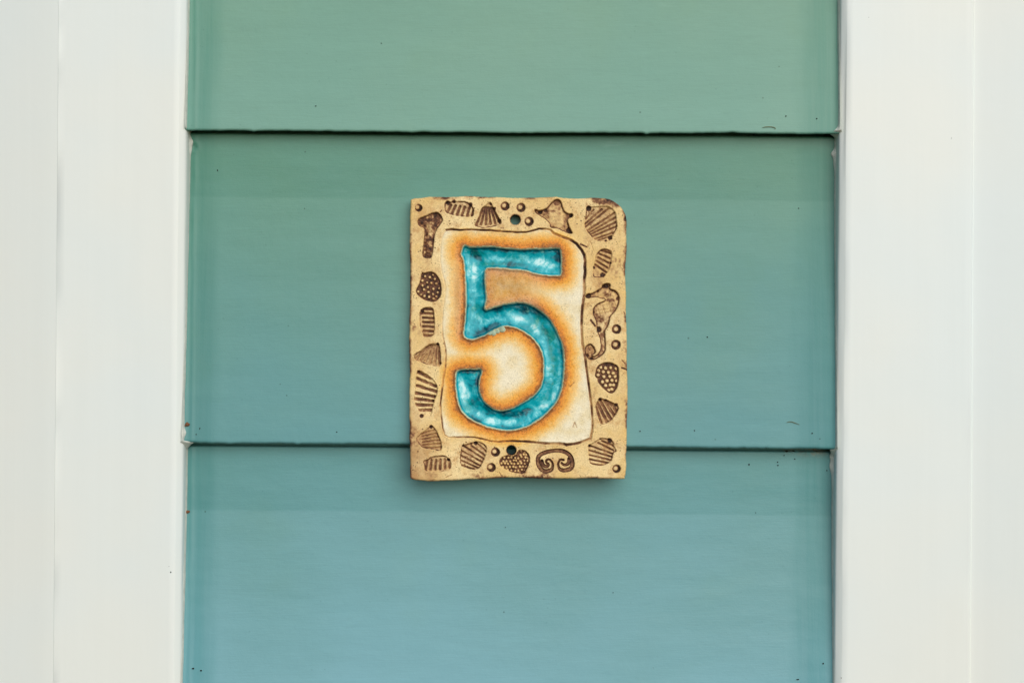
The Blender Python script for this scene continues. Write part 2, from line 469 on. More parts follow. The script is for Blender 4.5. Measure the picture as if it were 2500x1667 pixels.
# ------------------------------------------------------------------ white trim on both sides
FRONT = -0.0119
def trim(side):
    sg = -1 if side == 'left' else 1
    label = ('white painted trim board at the left end of the weatherboards' if sg < 0
             else 'white painted trim board at the right end of the weatherboards')
    root = thing('trim_board', label, 'trim', 'white trim boards flanking the weatherboards')
    joint = XL if sg < 0 else XR
    outer = (lambda py: 143.0 - 13.0 * py / 1667) if sg < 0 else (lambda py: 2379.0 - 10.0 * py / 1667)
    pys = np.linspace(-760, 2430, 160)
    jx = np.array([pt(joint(p), p, -LIP)[0] for p in pys])
    ox = np.array([pt(outer(p), p, FRONT)[0] for p in pys])
    zz = np.array([pt(0, p, -LIP)[2] for p in pys])
    # cross-section from the joint outwards
    R = 0.0036
    sec = [(0, 0.008), (0, 0.003), (0, -0.002), (0, -0.006), (0.0002, -0.0088), (0.0005, -0.0096),
           (0.0010, -0.0101), (0.0018, -0.0107), (0.0028, -0.0114), (0.0032, -0.01167), (0.0036, FRONT)]
    rowsX, rowsY = [], []
    for (dx, yy) in sec:
        rowsX.append(jx + sg * dx); rowsY.append(np.full(len(pys), yy))
    for f in np.linspace(0.05, 0.93, 14):
        rowsX.append(jx + sg * R + (ox - jx - sg * R) * f); rowsY.append(np.full(len(pys), FRONT))
    R2 = 0.0002 if sg < 0 else 0.0010
    for a in np.linspace(0, math.pi / 2, 7):
        rowsX.append(ox - sg * R2 + sg * R2 * math.sin(a)); rowsY.append(np.full(len(pys), FRONT + R2 * (1 - math.cos(a))))
    rowsX.append(ox); rowsY.append(np.full(len(pys), 0.004))
    X = np.array(rowsX); Y = np.array(rowsY); Z = np.broadcast_to(zz, X.shape)
    n = X.shape[0]
    wob = fbm(np.broadcast_to(pys, X.shape) / 260, np.arange(n)[:, None] * 0.35 + 0 * X, 3, 41 + sg)
    X = X + wob * 0.0007 * np.array([1] * 11 + [0] * (n - 11))[:, None]
    Y = Y + wob * 0.0003
    V = np.stack([X, Y, Z], -1).reshape(-1, 3)
    F = grid_faces(*X.shape)
    link_mesh('casing_face', V, F if sg < 0 else F[:, ::-1].copy(), M_WHITE, root)
    # outer stile, set back behind the casing
    setb = FRONT + (0.00012 if sg < 0 else 0.0012)
    ex = np.linspace(-0.004, 0.135, 22)
    X = ox[None, :] + sg * ex[:, None]; Z = np.broadcast_to(zz, X.shape)
    Y = setb + np.clip(ex, 0, None)[:, None] * (0.13 if sg < 0 else -0.10) + fbm(np.broadcast_to(pys, X.shape) / 300, X * 20, 3, 51 + sg) * 0.0003
    V = np.stack([X, Y, Z], -1).reshape(-1, 3)
    F = grid_faces(*X.shape)
    link_mesh('outer_stile', V, F if sg < 0 else F[:, ::-1].copy(), M_WHITE, root)
    # hand-run caulk in the joint, swelling at the laps
    cp = np.concatenate([np.linspace(-440, 1860, 900)])
    w = 1.2 + 1.6 * np.clip(fbm(cp / 45, cp * 0, 3, 61 + sg) + 0.3, 0, 1)
    def hump(c, sig, a): return a * np.exp(-((cp - c) / sig) ** 2)
    if sg < 0:
        w = w + hump(347, 9, 6) + hump(365, 12, 3) + np.where((cp > 1075) & (cp < 1094), np.interp(cp, [1075, 1079.5, 1084, 1094], [3, 21, 13, 0]), 0) + hump(1056, 9, 4)
    else:
        w = w + hump(322, 9, 9) + hump(328, 5, 9) + hump(376, 9, 7) + hump(395, 18, 2) + hump(1098, 5, 9) + hump(1112, 10, 5) + hump(1137, 14, 5)
    prof = []
    dl = np.minimum(np.array([depth_at(float(joint(p) - sg * 8), p)[0] for p in cp]), -0.0004)
    ker = np.ones(9) / 9
    dmin = np.minimum.reduce([np.roll(dl, i) for i in (-2, -1, 0, 1, 2)])
    ds = np.convolve(np.pad(dmin, 4, mode='edge'), ker, mode='valid')
    cz = np.array([pt(0, p, -LIP)[2] for p in cp])
    cx = np.array([pt(joint(p), p, -LIP)[0] for p in cp]); 
    # keep the row under the same photo row for its own depth
    cz = (CY - cp) * S * (D + ds) / D
    for (fw, up) in ((1.0, 0.0006), (1.0, -0.0009), (0.7, -0.0013), (0.35, -0.0019), (0.0, -0.0030), (-0.4, -0.0031)):
        prof.append(np.stack([cx - sg * (w * fw) * S, ds + up, cz], -1))
    V = np.array(prof).reshape(-1, 3)
    F = grid_faces(len(prof), len(cp))
    link_mesh('caulk_bead', V, F[:, ::-1].copy() if sg < 0 else F, M_CAULK, root)
    sp = [(417, 1396, 2.3, 2.3, 0), (412.6, 1382, 1.2, 1.6, 0), (202, 305, 1, 1, 0)] if sg < 0 else [(2323, 338, 1.3, 1.6, 0), (2121, 43, 1, 1, 0), (2054, 1654, 1.2, 1.6, 0)]
    blob([(a, b, c, d, e_, FRONT + 0.0001) for a, b, c, d, e_ in sp], 'dirt_specks', M_SPECK, root)
trim('left'); trim('right')

# ------------------------------------------------------------------ the number plaque
plaque = thing('number_plaque', 'handmade ceramic house number plaque with a turquoise glazed 5 and stamped shell border', 'plaque')
ORG = {'A': (980, 460), 'B': (1250, 460), 'C': (980, 640), 'D': (1250, 640), 'E': (980, 820), 'F': (1250, 820), 'G': (980, 1000), 'H': (1250, 1000)}
def tr(o, *c):
    ox, oy = ORG[o]
    a = np.array(c, float).reshape(-1, 2) / 7.84
    return a + (ox, oy)
def chaikin(P, it=1, closed=True):
    for _ in range(it):
        Q = np.roll(P, -1, 0) if closed else P[1:]
        A = P if closed else P[:-1]
        N_ = np.empty((2 * len(A), 2)); N_[0::2] = A * .75 + Q * .25; N_[1::2] = A * .25 + Q * .75
        P = N_ if closed else np.vstack([P[:1], N_, P[-1:]])
    return P
def seg_dist(X, Y, a, b):
    d = b - a; L = max((d ** 2).sum(), 1e-9)
    t = np.clip(((X - a[0]) * d[0] + (Y - a[1]) * d[1]) / L, 0, 1)
    return np.hypot(X - a[0] - t * d[0], Y - a[1] - t * d[1]), t
def poly_sd(X, Y, P):
    dm = np.full(X.shape, 1e9); ins = np.zeros(X.shape, bool)
    for i in range(len(P)):
        a, b = P[i], P[(i + 1) % len(P)]
        d, _ = seg_dist(X, Y, a, b); np.minimum(dm, d, out=dm)
        c = (a[1] > Y) != (b[1] > Y)
        if a[1] != b[1]:
            ins ^= c & (X < (b[0] - a[0]) * (Y - a[1]) / (b[1] - a[1]) + a[0])
    return np.where(ins, -dm, dm)

# --- outline and warped grid
NXg, NYg = 441, 571
U = np.linspace(0, 1, NXg)[None, :]; Vv = np.linspace(0, 1, NYg)[:, None]
gx = 1000 + 530 * U + 0 * Vv; gy = 483 + 687 * Vv + 0 * U
left = np.interp(gy, [484, 524, 587, 613, 640, 729, 806, 845, 922, 1000, 1089, 1166], [1002, 1001, 999, 1000, 1002, 1001, 999, 998.5, 1000, 999, 1000, 1001.5])
right = np.interp(gy, [539, 575, 600, 640, 678, 729, 780, 831, 871, 935, 998, 1025, 1089, 1140, 1166], [1530, 1529, 1530, 1528, 1527, 1528, 1529, 1530.6, 1530.6, 1532, 1532, 1531, 1530, 1529, 1527])
top = np.interp(gx, [1002, 1044, 1088, 1133, 1197, 1250, 1301, 1358, 1377, 1403, 1441, 1467], [485, 481, 481, 478.5, 481, 483.6, 483, 480.4, 483.6, 485.5, 483.6, 484])
bot = np.interp(gx, [1003, 1018, 1056, 1095, 1133, 1171, 1250, 1301, 1339, 1377, 1441, 1524], [1170, 1172, 1175, 1173.5, 1171, 1169, 1166, 1167, 1169.6, 1168, 1168, 1169.6])
rag = lambda t, s_: fbm(t / 26, t * 0 + s_, 4, 70 + int(s_)) * 3.2 + fbm(t / 5, t * 0 + s_, 2, 80 + int(s_)) * 1.0
PX = left + rag(gy, 1) + (right + rag(gy, 2) - left - rag(gy, 1)) * U
PY = top + rag(gx, 3) + (bot + rag(gx, 4) - top - rag(gx, 3)) * Vv
def round_corner(cxs, cys, rx, ry):
    dx = (PX - cxs) / rx; dy = (PY - cys) / ry            # signed so the corner quadrant is positive
    m = (dx > 0) & (dy > 0)
    mm = np.maximum(dx, dy); ln = np.hypot(dx, dy) + 1e-9
    k = np.where(m, mm / ln, 1)
    PX[m] = (cxs + dx * k * rx)[m]; PY[m] = (cys + dy * k * ry)[m]
round_corner(1467, 541, 63, -57)
round_corner(1010, 490, -9, -8); round_corner(1008, 1164, -8, 8); round_corner(1520, 1160, 9, 8)
# distance (px) from the slab's edge, from the grid itself
ed = np.minimum(np.minimum(U * 530, (1 - U) * 530), np.minimum(Vv * 687, (1 - Vv) * 687))

H = fbm(PX / 170, PY / 170, 3, 90) * 5.0 + fbm(PX / 40, PY / 40, 3, 91) * 1.6 + fbm(PX / 9, PY / 9, 3, 92) * 0.55
wash = np.zeros_like(PX); lab = np.zeros(PX.shape, int)      # label per vertex, 0 = slab
edge_r = 6.0
H -= np.where(ed < edge_r, edge_r - np.sqrt(np.clip(edge_r ** 2 - (edge_r - ed) ** 2, 0, None)), 0)
wash += sstep(10, 0, ed) * np.clip(fbm(PX / 38, PY / 38, 5, 93) * 2.4 + 0.18, 0, .55)
wash += np.clip(fbm(PX / 40, PY / 40, 5, 96) - 0.05, 0, 1) * 1.6 * sstep(120, 60, ed) * np.clip(fbm(PX / 5, PY / 5, 3, 98) * 3 + .6, 0, 1)
# brown toasted top right corner
wash += np.exp(-(((PX - 1470) / 55) ** 2 + ((PY - 497) / 12) ** 2)) * np.clip(fbm(PX / 16, PY / 16, 4, 94) * 3 + 0.35, 0, 1) * 0.75
wash += np.exp(-((np.hypot((PX - 1467) / 63, (PY - 541) / 57) - 0.97) / 0.09) ** 2) * ((PX > 1470) & (PY < 540)) * np.clip(fbm(PX / 12, PY / 12, 4, 95) * 3 + 0.45, 0, 1) * 0.7
wash += np.exp(-(((PX - 1085) / 40) ** 2 + ((PY - 485) / 5) ** 2)) * 0.35
for (bx, by, sx_, sy_, a) in [(1115, 548, 22, 9, .45), (1340, 549, 12, 7, .4), (1018, 760, 14, 9, .35), (1505, 870, 14, 7, .3), (1440, 640, 9, 22, .25), (1430, 585, 10, 12, .3)]:
    wash += np.exp(-(((PX - bx) / sx_) ** 2 + ((PY - by) / sy_) ** 2)) * np.clip(fbm(PX / 9, PY / 9, 4, 97) * 2 + 0.5, 0, 1) * a * .6

# --- numeral 5
five = np.vstack([
    tr('A', 1160, 1110, 1210, 1075, 1270, 1090, 1310, 1120, 1500, 1110, 1700, 1100, 1900, 1125, 2100, 1150),
    tr('B', 235, 1160, 450, 1150, 700, 1140, 880, 1130, 940, 1170, 955, 1300, 955, 1500),
    tr('D', 955, 130, 945, 250, 900, 270, 750, 270, 550, 250, 400, 215, 250, 165, 100, 145, 0, 145),
    tr('C', 2050, 140, 1900, 120, 1750, 115, 1610, 125, 1605, 300, 1615, 500, 1640, 700, 1600, 850, 1605, 905, 1660, 890, 1850, 830, 2000, 790, 2150, 770, 2300, 765),
    tr('D', 250, 775, 400, 830, 500, 890, 600, 960, 700, 1060, 790, 1170, 850, 1290, 910, 1420, 970, 1560),
    tr('F', 985, 250, 1005, 400, 1010, 550, 1000, 700, 985, 850, 960, 1000, 920, 1120, 870, 1250, 790, 1360, 700, 1450, 600, 1540),
    tr('H', 500, 210, 400, 270, 300, 330, 150, 375, 0, 400),
    tr('G', 2000, 405, 1850, 385, 1700, 355, 1550, 300, 1400, 235, 1300, 180, 1220, 100, 1150, 30),
    tr('E', 1100, 1350, 1060, 1200, 1035, 1050, 1025, 900, 1035, 750, 1040, 680, 1100, 640, 1250, 625, 1400, 630, 1510, 615, 1545, 650, 1550, 700, 1520, 780,
       1500, 880, 1490, 1000, 1510, 1100, 1550, 1190, 1605, 1265, 1680, 1330, 1780, 1400, 1900, 1430, 2050, 1400, 2200, 1340),
    tr('F', 235, 1250, 350, 1180, 450, 1100, 530, 1000, 570, 900, 595, 750, 600, 600, 595, 450, 570, 330, 530, 230, 480, 150, 400, 60),
    tr('D', 330, 1411, 230, 1340, 120, 1280, 0, 1245),
    tr('C', 1980, 1225, 1850, 1275, 1720, 1340, 1600, 1410, 1450, 1470, 1350, 1495, 1250, 1465, 1200, 1440, 1175, 1370, 1190, 1250, 1210, 1100, 1225, 900,
       1230, 700, 1225, 500, 1215, 300, 1200, 100),
    tr('A', 1190, 1411, 1170, 1330, 1130, 1260, 1150, 1180)])
five = chaikin(five, 1)
jx_ = fbm(PX / 8, PY / 8, 3, 101) * 2.4
sd5 = poly_sd(PX, PY, five) + jx_
inn = np.clip(-sd5, 0, None)
H -= np.where(sd5 < 0, sstep(0, 7, inn) * 11.0 + sstep(6, 26, inn) * 3.0, 0)
H += np.exp(-((sd5 - 1.2) / 2.2) ** 2) * 2.4                     # lip of clay pushed up around the stamp
H += np.where(sd5 < -3, fbm(PX / 22, PY / 22, 4, 102) * 3.2, 0) * sstep(3, 9, inn)
pool, deep, green = np.zeros_like(PX), np.zeros_like(PX), np.zeros_like(PX)
def dab(arr, o, x, y, rx, ry, a, rot=0.0):
    c_ = tr(o, x, y)[0]; dx, dy = (PX - c_[0]) * 7.84, (PY - c_[1]) * 7.84
    u, v = dx * math.cos(rot) + dy * math.sin(rot), -dx * math.sin(rot) + dy * math.cos(rot)
    np.maximum(arr, a * np.exp(-(((u / rx / 1.25) ** 2 + (v / ry / 1.2) ** 2) ** 1.3)), out=arr)
for q_ in [('B',480,1400,260,70,1.0,.1),('B',620,1440,220,55,.9,.2),('A',1800,1370,150,60,.5,.3),('C',1390,220,55,250,.75),('C',1290,200,40,260,.45),('C',1480,1060,140,80,.85,.5),('C',1330,1240,80,90,.85),('C',1620,1150,170,50,.7,-.4),
           ('C',2000,1080,200,50,.65,-.1),('D',150,1080,240,55,.85,.35),('D',430,1260,190,45,.8,.9),('D',880,1500,40,140,.4,-.3),('F',640,250,45,200,.85,-.15),('F',690,600,60,190,.95),('F',920,620,40,260,.45),('F',880,900,60,120,.45),('F',620,1330,160,55,.9,-.55),('F',790,1180,40,110,.6,.4),
           ('E',1150,900,60,170,.8,-.1),('E',1230,1090,110,190,.95,-.2),('E',1280,1400,65,70,.9),('E',1500,1530,60,60,.85),('E',1560,1180,40,80,.9),('G',1470,80,50,50,.8),('G',1560,120,50,50,.8),('G',1740,240,120,70,.9,.3),('G',2130,240,170,50,.75,-.1),('H',470,80,90,70,.8,-.6),('H',250,310,90,40,.6,-.3)]:
    dab(pool, *q_)
for q_ in [('A',1380,1220,130,110,.9),('A',1900,1160,400,45,.8,.03),('A',2050,1440,260,50,.85,.05),('B',380,1190,300,50,.7),('B',880,1300,60,140,.9),('B',350,1500,200,40,.3),('C',2000,870,330,60,1.0,-.1),('D',150,880,200,70,.9,.3),('C',1700,1250,260,50,.7,-.45),('D',520,1000,140,70,.6,.7),('D',640,1300,40,160,.6,-.5),
           ('E',1300,670,230,60,.8),('E',1470,820,50,150,.6),('E',1650,1400,180,50,.8,.6),('G',2000,90,260,60,.9,.05),('H',230,60,150,60,.9,-.3),('F',930,200,40,250,.4,-.1),('G',1400,180,140,50,.6,.6)]:
    dab(deep, *q_)
for q_ in [('F',800,300,70,300,1.0,-.05),('F',780,750,70,250,1.0),('D',620,1180,120,160,.8,-.6),('A',1700,1440,220,50,.8),('C',1400,900,110,150,.6),('E',1300,1300,110,140,.7),('F',650,1180,90,60,.6),('B',60,1350,150,120,.6)]:
    dab(green, *q_)
# crawled crust of iron on the halo
H += np.where(sd5 > 0, np.exp(-sd5 / 16) * fbm(PX / 5, PY / 5, 3, 103) * 1.7, 0)
for (bx, by, rr) in [tuple(tr('C', 1765, 1360)[0]) + (6.5,), tuple(tr('C', 1840, 1325)[0]) + (5.5,), tuple(tr('C', 1930, 1290)[0]) + (7.5,),
                     tuple(tr('C', 1700, 1372)[0]) + (4.0,)]:
    d_ = np.hypot(PX - bx, PY - by)
    H += np.sqrt(np.clip(rr ** 2 - d_ ** 2, 0, None)) * 0.45
    drop = d_ < rr
    sd5 = np.where(drop, np.minimum(sd5, -1.3), sd5); inn = np.where(drop, np.maximum(inn, 2.2), inn)
lab[sd5 < 0] = 1

# --- incised frame line round the numeral
fl = np.vstack([
    tr('A', 850, 800, 960, 785, 1120, 800, 1330, 790, 1500, 800, 1700, 805, 1900, 825, 2100, 835),
    tr('B', 100, 845, 270, 840, 400, 810, 520, 775, 650, 780, 740, 800, 800, 870, 950, 930, 1120, 990, 1230, 1060, 1330, 1180, 1380, 1280, 1400, 1400),
    tr('D', 1390, 88, 1400, 180, 1380, 350, 1385, 500, 1370, 680, 1345, 850, 1335, 1000, 1330, 1200, 1335, 1400, 1345, 1560),
    tr('F', 1365, 250, 1400, 430, 1415, 570, 1440, 750, 1470, 950, 1490, 1120, 1505, 1250, 1520, 1350),
    tr('H', 1530, 69, 1535, 200, 1540, 300, 1535, 380, 1500, 550, 1400, 590, 1300, 630, 1200, 655, 1050, 670, 900, 650, 700, 650, 500, 635, 280, 610, 0, 600),
    tr('G', 1920, 610, 1850, 620, 1700, 600, 1550, 560, 1400, 530, 1200, 525, 1000, 530, 900, 530, 820, 480, 790, 350, 770, 200, 750, 50),
    tr('E', 745, 1300, 780, 1000, 800, 800, 840, 600, 850, 400, 845, 250, 820, 130),
    tr('C', 790, 1400, 780, 1200, 790, 1000, 810, 800, 840, 650, 845, 480, 820, 350, 780, 200, 745, 0),
    tr('A', 745, 1300, 750, 1150, 755, 1050, 770, 950, 800, 870)])
nfl = len(fl)
# groove half width and wash strength along it (top, right, bottom, left)
key = [0, 8, 12, 15, 21, 31, 39, 44, 47, 52, 60, 66, 74, 82, 87, 96, nfl - 1, nfl]
wid = [2.3, 1.7, 1.9, 3.4, 3.6, 3.0, 2.2, 2.6, 3.4, 2.2, 1.4, 1.8, 1.2, 1.2, 1.6, 2.2, 2.4, 2.3]
stn = [1.0, .75, .8, 1.0, 1.0, 1.0, .95, 1.0, 1.0, .75, .4, .6, .15, .15, .35, .55, .75, 1.0]
gd = np.full(PX.shape, 1e9); gw = np.ones(PX.shape); gs = np.zeros(PX.shape)
for i in range(nfl):
    d_, t_ = seg_dist(PX, PY, fl[i], fl[(i + 1) % nfl])
    m = d_ < gd
    gd = np.where(m, d_, gd); gw = np.where(m, np.interp(i + t_, key, wid), gw); gs = np.where(m, np.interp(i + t_, key, stn), gs)
gd = gd + fbm(PX / 9, PY / 9, 3, 110) * 1.3
brk = np.clip(0.75 + fbm(PX / 34, PY / 34, 3, 111) * 2.2, 0.35, 1.1)
groove = sstep(gw + 0.9, gw * 0.35, gd)
H -= groove * 5.5 * np.clip(gs * 1.4, 0.15, 1.0)
H += np.exp(-((gd - gw - 2.0) / 1.6) ** 2) * 0.8 * gs
wash = np.maximum(wash, groove * gs * brk)
psd = poly_sd(PX, PY, fl)
panel = sstep(3, -6, psd + fbm(PX / 20, PY / 20, 3, 112) * 5)
lab[(gd < gw + 0.5) & (gs > 0.3) & (lab == 0)] = 2

# --- stamped impressions
parts = [(1, 'numeral'), (2, 'frame_groove')]
nxt = [3]
def region(P, pad=6):
    lo, hi = P.min(0) - pad, P.max(0) + pad
    w_ = (PX > lo[0]) & (PX < hi[0]) & (PY > lo[1]) & (PY < hi[1])
    r_, c_ = np.where(w_)
    return slice(r_.min(), r_.max() + 1), slice(c_.min(), c_.max() + 1)
def newpart(name, sl, mask):
    v = lab[sl]; v[mask & (v == 0)] = nxt[0]; parts.append((nxt[0], name)); nxt[0] += 1

def shell(o, poly, stripes, width=40, depth=5.0, base=0.25, dark=0.76, blobs=(), rim=0.9):
    P = chaikin(tr(o, *poly), 1); sl = region(P); X, Y = PX[sl], PY[sl]
    sd = poly_sd(X, Y, P) + fbm(X / 6, Y / 6, 3, 120) * 1.5
    m = sstep(1.2, -1.6, sd)
    st = np.zeros_like(X)
    for s_ in stripes:
        a, b = tr(o, *s_)
        d_, _ = seg_dist(X, Y, a, b)
        hw = width / 7.84 / 2
        hw = hw * (0.85 + 0.4 * vnoise(X / 7, Y / 7, nxt[0]))
        st = np.maximum(st, sstep(hw + 0.9, hw - 1.3, d_) * (0.78 + 0.22 * vnoise(X / 11, Y / 11, nxt[0] + 5)))
    # ribs of the shell: grooves between rounded ridges, wash settled in the grooves
    H[sl] -= m * (depth * 0.8 + st * depth * 0.95)
    rimv = np.exp(-((sd + 1.6) / 1.5) ** 2) * rim * np.clip(0.55 + fbm(X / 14, Y / 14, 3, 121 + nxt[0]) * 2.2, 0.05, 1)
    wv = m * np.maximum(np.maximum(base * (0.6 + 0.8 * vnoise(X / 5, Y / 5)), st * dark * (0.75 + 0.5 * vnoise(X / 18, Y / 18, nxt[0]))), rimv)
    for (bx, by, br) in blobs:
        c_ = tr(o, bx, by)[0]; d_ = np.hypot(X - c_[0], Y - c_[1]) + fbm(X / 5, Y / 5, 2, 122) * 3
        g = sstep(br / 7.84 + 1, br / 7.84 - 2.5, d_)
        H[sl] -= g * 2.6; wv = np.maximum(wv, g * 1.0)
    wash[sl] = np.maximum(wash[sl], wv)
    H[sl] += np.exp(-((sd - 1.8) / 1.8) ** 2) * 0.5
    newpart('shell_impression', sl, sd < 0)
def fan(a, b, n):
    a, b = np.array(a, float), np.array(b, float)
    return [tuple(a + (b - a) * i / (n - 1)) for i in range(n)]

shell('A', (830,265,950,260,1080,245,1250,250,1340,330,1390,400,1380,520,1340,550,1130,545,980,515,830,460,815,350), fan((870,460,945,320), (1345,560,1385,380), 6), 46, blobs=[(885,275,48),(1320,320,45),(1000,255,38)])
shell('A', (1690,265,1720,270,1760,370,1830,500,1900,620,1915,670,1850,710,1700,750,1560,770,1420,730,1380,700,1450,610,1500,480,1530,380,1600,330), fan((1430,705,1560,365), (1885,660,1745,370), 6), 46, blobs=[(1705,300,30),(1775,390,38),(1870,620,40)])
shell('B', (1425,350,1530,360,1700,340,1850,345,1940,400,1990,490,2000,600,2020,760,1960,850,1900,960,1850,1025,1700,1020,1580,990,1500,900,1430,820,1385,730,1390,600,1410,480), [(1410,580,1560,410),(1395,680,1720,400),(1390,750,1850,385),(1410,830,1960,470),(1450,860,1995,550),(1480,890,2005,640),(1510,930,2010,725),(1560,980,1990,830),(1620,1005,1900,910)], 34, dark=.62, blobs=[(1470,380,55),(1880,950,45),(1800,1000,28)])
shell('B', (1740,1155,1830,1160,1900,1200,1915,1260,1900,1400,1880,1500,1840,1590,1790,1650,1740,1710,1560,1710,1545,1640,1560,1520,1580,1400,1600,1300,1650,1200), fan((1700,1185,1890,1245), (1590,1460,1810,1610), 5), 36, dark=.66, blobs=[(1735,1660,52),(1570,1515,28),(1890,1430,24)])
shell('C', (440,860,590,860,620,930,635,1100,640,1280,610,1420,430,1450,400,1350,350,1230,340,1050,345,940), fan((400,895,610,905), (430,1400,600,1410), 7), 44, dark=.78, blobs=[(400,940,40),(380,985,25)])
shell('E', (560,155,720,140,740,250,755,350,755,540,720,590,600,580,480,550,380,510,270,470,225,390,260,340,370,280,490,185), fan((280,440,500,205), (725,560,715,190), 6), 50, dark=.5, base=.3, blobs=[(690,160,32),(740,520,28)])
shell('E', (290,690,330,655,420,690,560,790,650,890,690,980,690,1090,640,1200,600,1350,570,1500,545,1540,380,1570,330,1430,265,1330,230,1210,260,1080,270,940,280,780), [(310,690,550,810),(290,810,670,970),(280,950,680,1070),(260,1090,660,1170),(250,1205,620,1250),(270,1320,590,1330),(330,1430,590,1420)], 56, base=0.04, rim=.25, dark=.6, blobs=[(325,680,32),(385,1530,42),(630,1160,30),(605,1250,24)])
shell('G', (520,340,580,300,625,330,690,440,740,560,770,640,775,760,730,800,600,760,400,740,320,640,265,570,320,500,420,420), fan((380,460,680,385), (420,735,765,720), 6), 40, dark=.5, blobs=[(565,330,44)])
shell('G', (400,980,500,950,560,900,700,880,820,870,900,920,950,1010,955,1100,920,1140,800,1180,720,1200,580,1195,440,1170,440,1080), fan((460,1160,490,970), (920,1120,915,950), 6), 42, dark=.62, blobs=[(905,960,36)])
shell('G', (1160,670,1280,650,1400,610,1480,605,1580,650,1640,720,1620,830,1560,1000,1510,1110,1400,1160,1250,1120,1120,1070,1115,900,1140,760), [(1430,630,1630,810),(1330,690,1600,880),(1180,690,1580,950),(1150,790,1550,1010),(1140,880,1510,1080),(1130,970,1470,1120),(1130,1060,1390,1140)], 34, dark=.66, blobs=[(1420,640,40),(1180,690,26),(1330,650,24)])
shell('H', (1460,670,1550,640,1620,580,1750,535,1880,560,1940,620,1950,700,2010,780,1990,810,1940,830,1920,950,1860,1030,1720,1080,1490,1050,1475,950,1455,800), [(1720,600,1940,690),(1650,640,1940,780),(1490,690,1930,850),(1480,780,1920,910),(1480,870,1900,970),(1480,950,1850,1025),(1500,1040,1730,1070)], 34, base=.2, dark=.66, blobs=[(1870,590,52),(1485,690,30),(1690,560,26)])
shell('F', (1660,1190,1720,1195,1850,1240,1960,1290,2055,1360,2020,1450,1960,1540,1900,1620,1860,1640,1760,1700,1700,1690,1660,1600,1620,1480,1595,1350,1630,1250), [(1605,1370,1710,1690),(1640,1280,1820,1660),(1680,1230,1900,1610),(1760,1220,1960,1530),(1840,1250,2010,1450)], 56, dark=.58, blobs=[(1690,1215,34),(1990,1320,40),(1800,1230,28)])

def bumpy(o, poly, bumps, rad=31, name='urchin_impression', dark=.8):
    P = chaikin(tr(o, *poly), 1); sl = region(P); X, Y = PX[sl], PY[sl]
    sd = poly_sd(X, Y, P) + fbm(X / 6, Y / 6, 3, 130) * 1.5
    m = sstep(1.2, -1.6, sd); b_ = np.zeros_like(X)
    for (bx, by) in bumps:
        c_ = tr(o, bx, by)[0]; d_ = np.hypot(X - c_[0], Y - c_[1]) + fbm(X / 4, Y / 4, 2, 131) * 2
        b_ = np.maximum(b_, sstep(rad / 7.84 + .5, rad / 7.84 - 2.4, d_))
    H[sl] -= m * (7.0 - 4.6 * b_)
    wv = m * (dark * (1 - b_ * 0.93)) * (0.8 + 0.4 * vnoise(X / 7, Y / 7, 9))
    edge = np.exp(-((sd + 2) / 2.2) ** 2) * np.clip(0.5 + (X - P[:, 0].mean()) / 60 + fbm(X / 15, Y / 15, 2, 132), 0, 1)
    wash[sl] = np.maximum(wash[sl], np.maximum(wv, edge * .95 * m))
    newpart(name, sl, sd < 0)
bumpy('C', (385,190,430,210,500,190,590,185,660,230,720,310,750,400,770,520,760,620,720,700,640,765,540,755,440,730,340,660,280,590,275,540,320,450,360,360),
      [(400,355),(490,390),(570,400),(635,325),(665,410),(405,445),(500,480),(610,510),(430,525),(320,565),(515,575),(600,610),(370,620),(440,650),(530,665),(610,700),(665,655),(690,580),(450,270),(540,290),(605,240),(725,500)])
bumpy('F', (1800,505,1900,510,2000,560,2040,610,2050,750,2040,900,2000,1020,1950,1090,1880,1105,1800,1060,1700,960,1630,870,1640,820,1590,790,1595,680,1630,590,1700,530),
      [(1700,605),(1790,615),(1890,610),(1990,625),(1745,690),(1845,700),(1940,715),(1760,780),(1870,775),(1975,780),(1730,880),(1820,860),(1915,850),(2005,860),(1790,950),(1880,940),(1950,940),(1850,1040),(1910,1020),(1660,660),(1650,750)], 40, dark=.72)
rb = random.Random(4)
b2 = []
for i in range(9):
    for j in range(8):
        p_ = (1905 + i * 66 + (j % 2) * 33 + rb.uniform(-14, 14), 800 + j * 60 + rb.uniform(-14, 14)); b2.append(p_)
bumpy('G', (1870,1000,1900,920,1980,880,2060,870,2130,900,2200,850,2230,780,2290,765,2380,790,2440,850,2465,930,2450,1030,2400,1150,2340,1235,2200,1220,2080,1190,1970,1130,1890,1080), b2, 30, dark=.75)

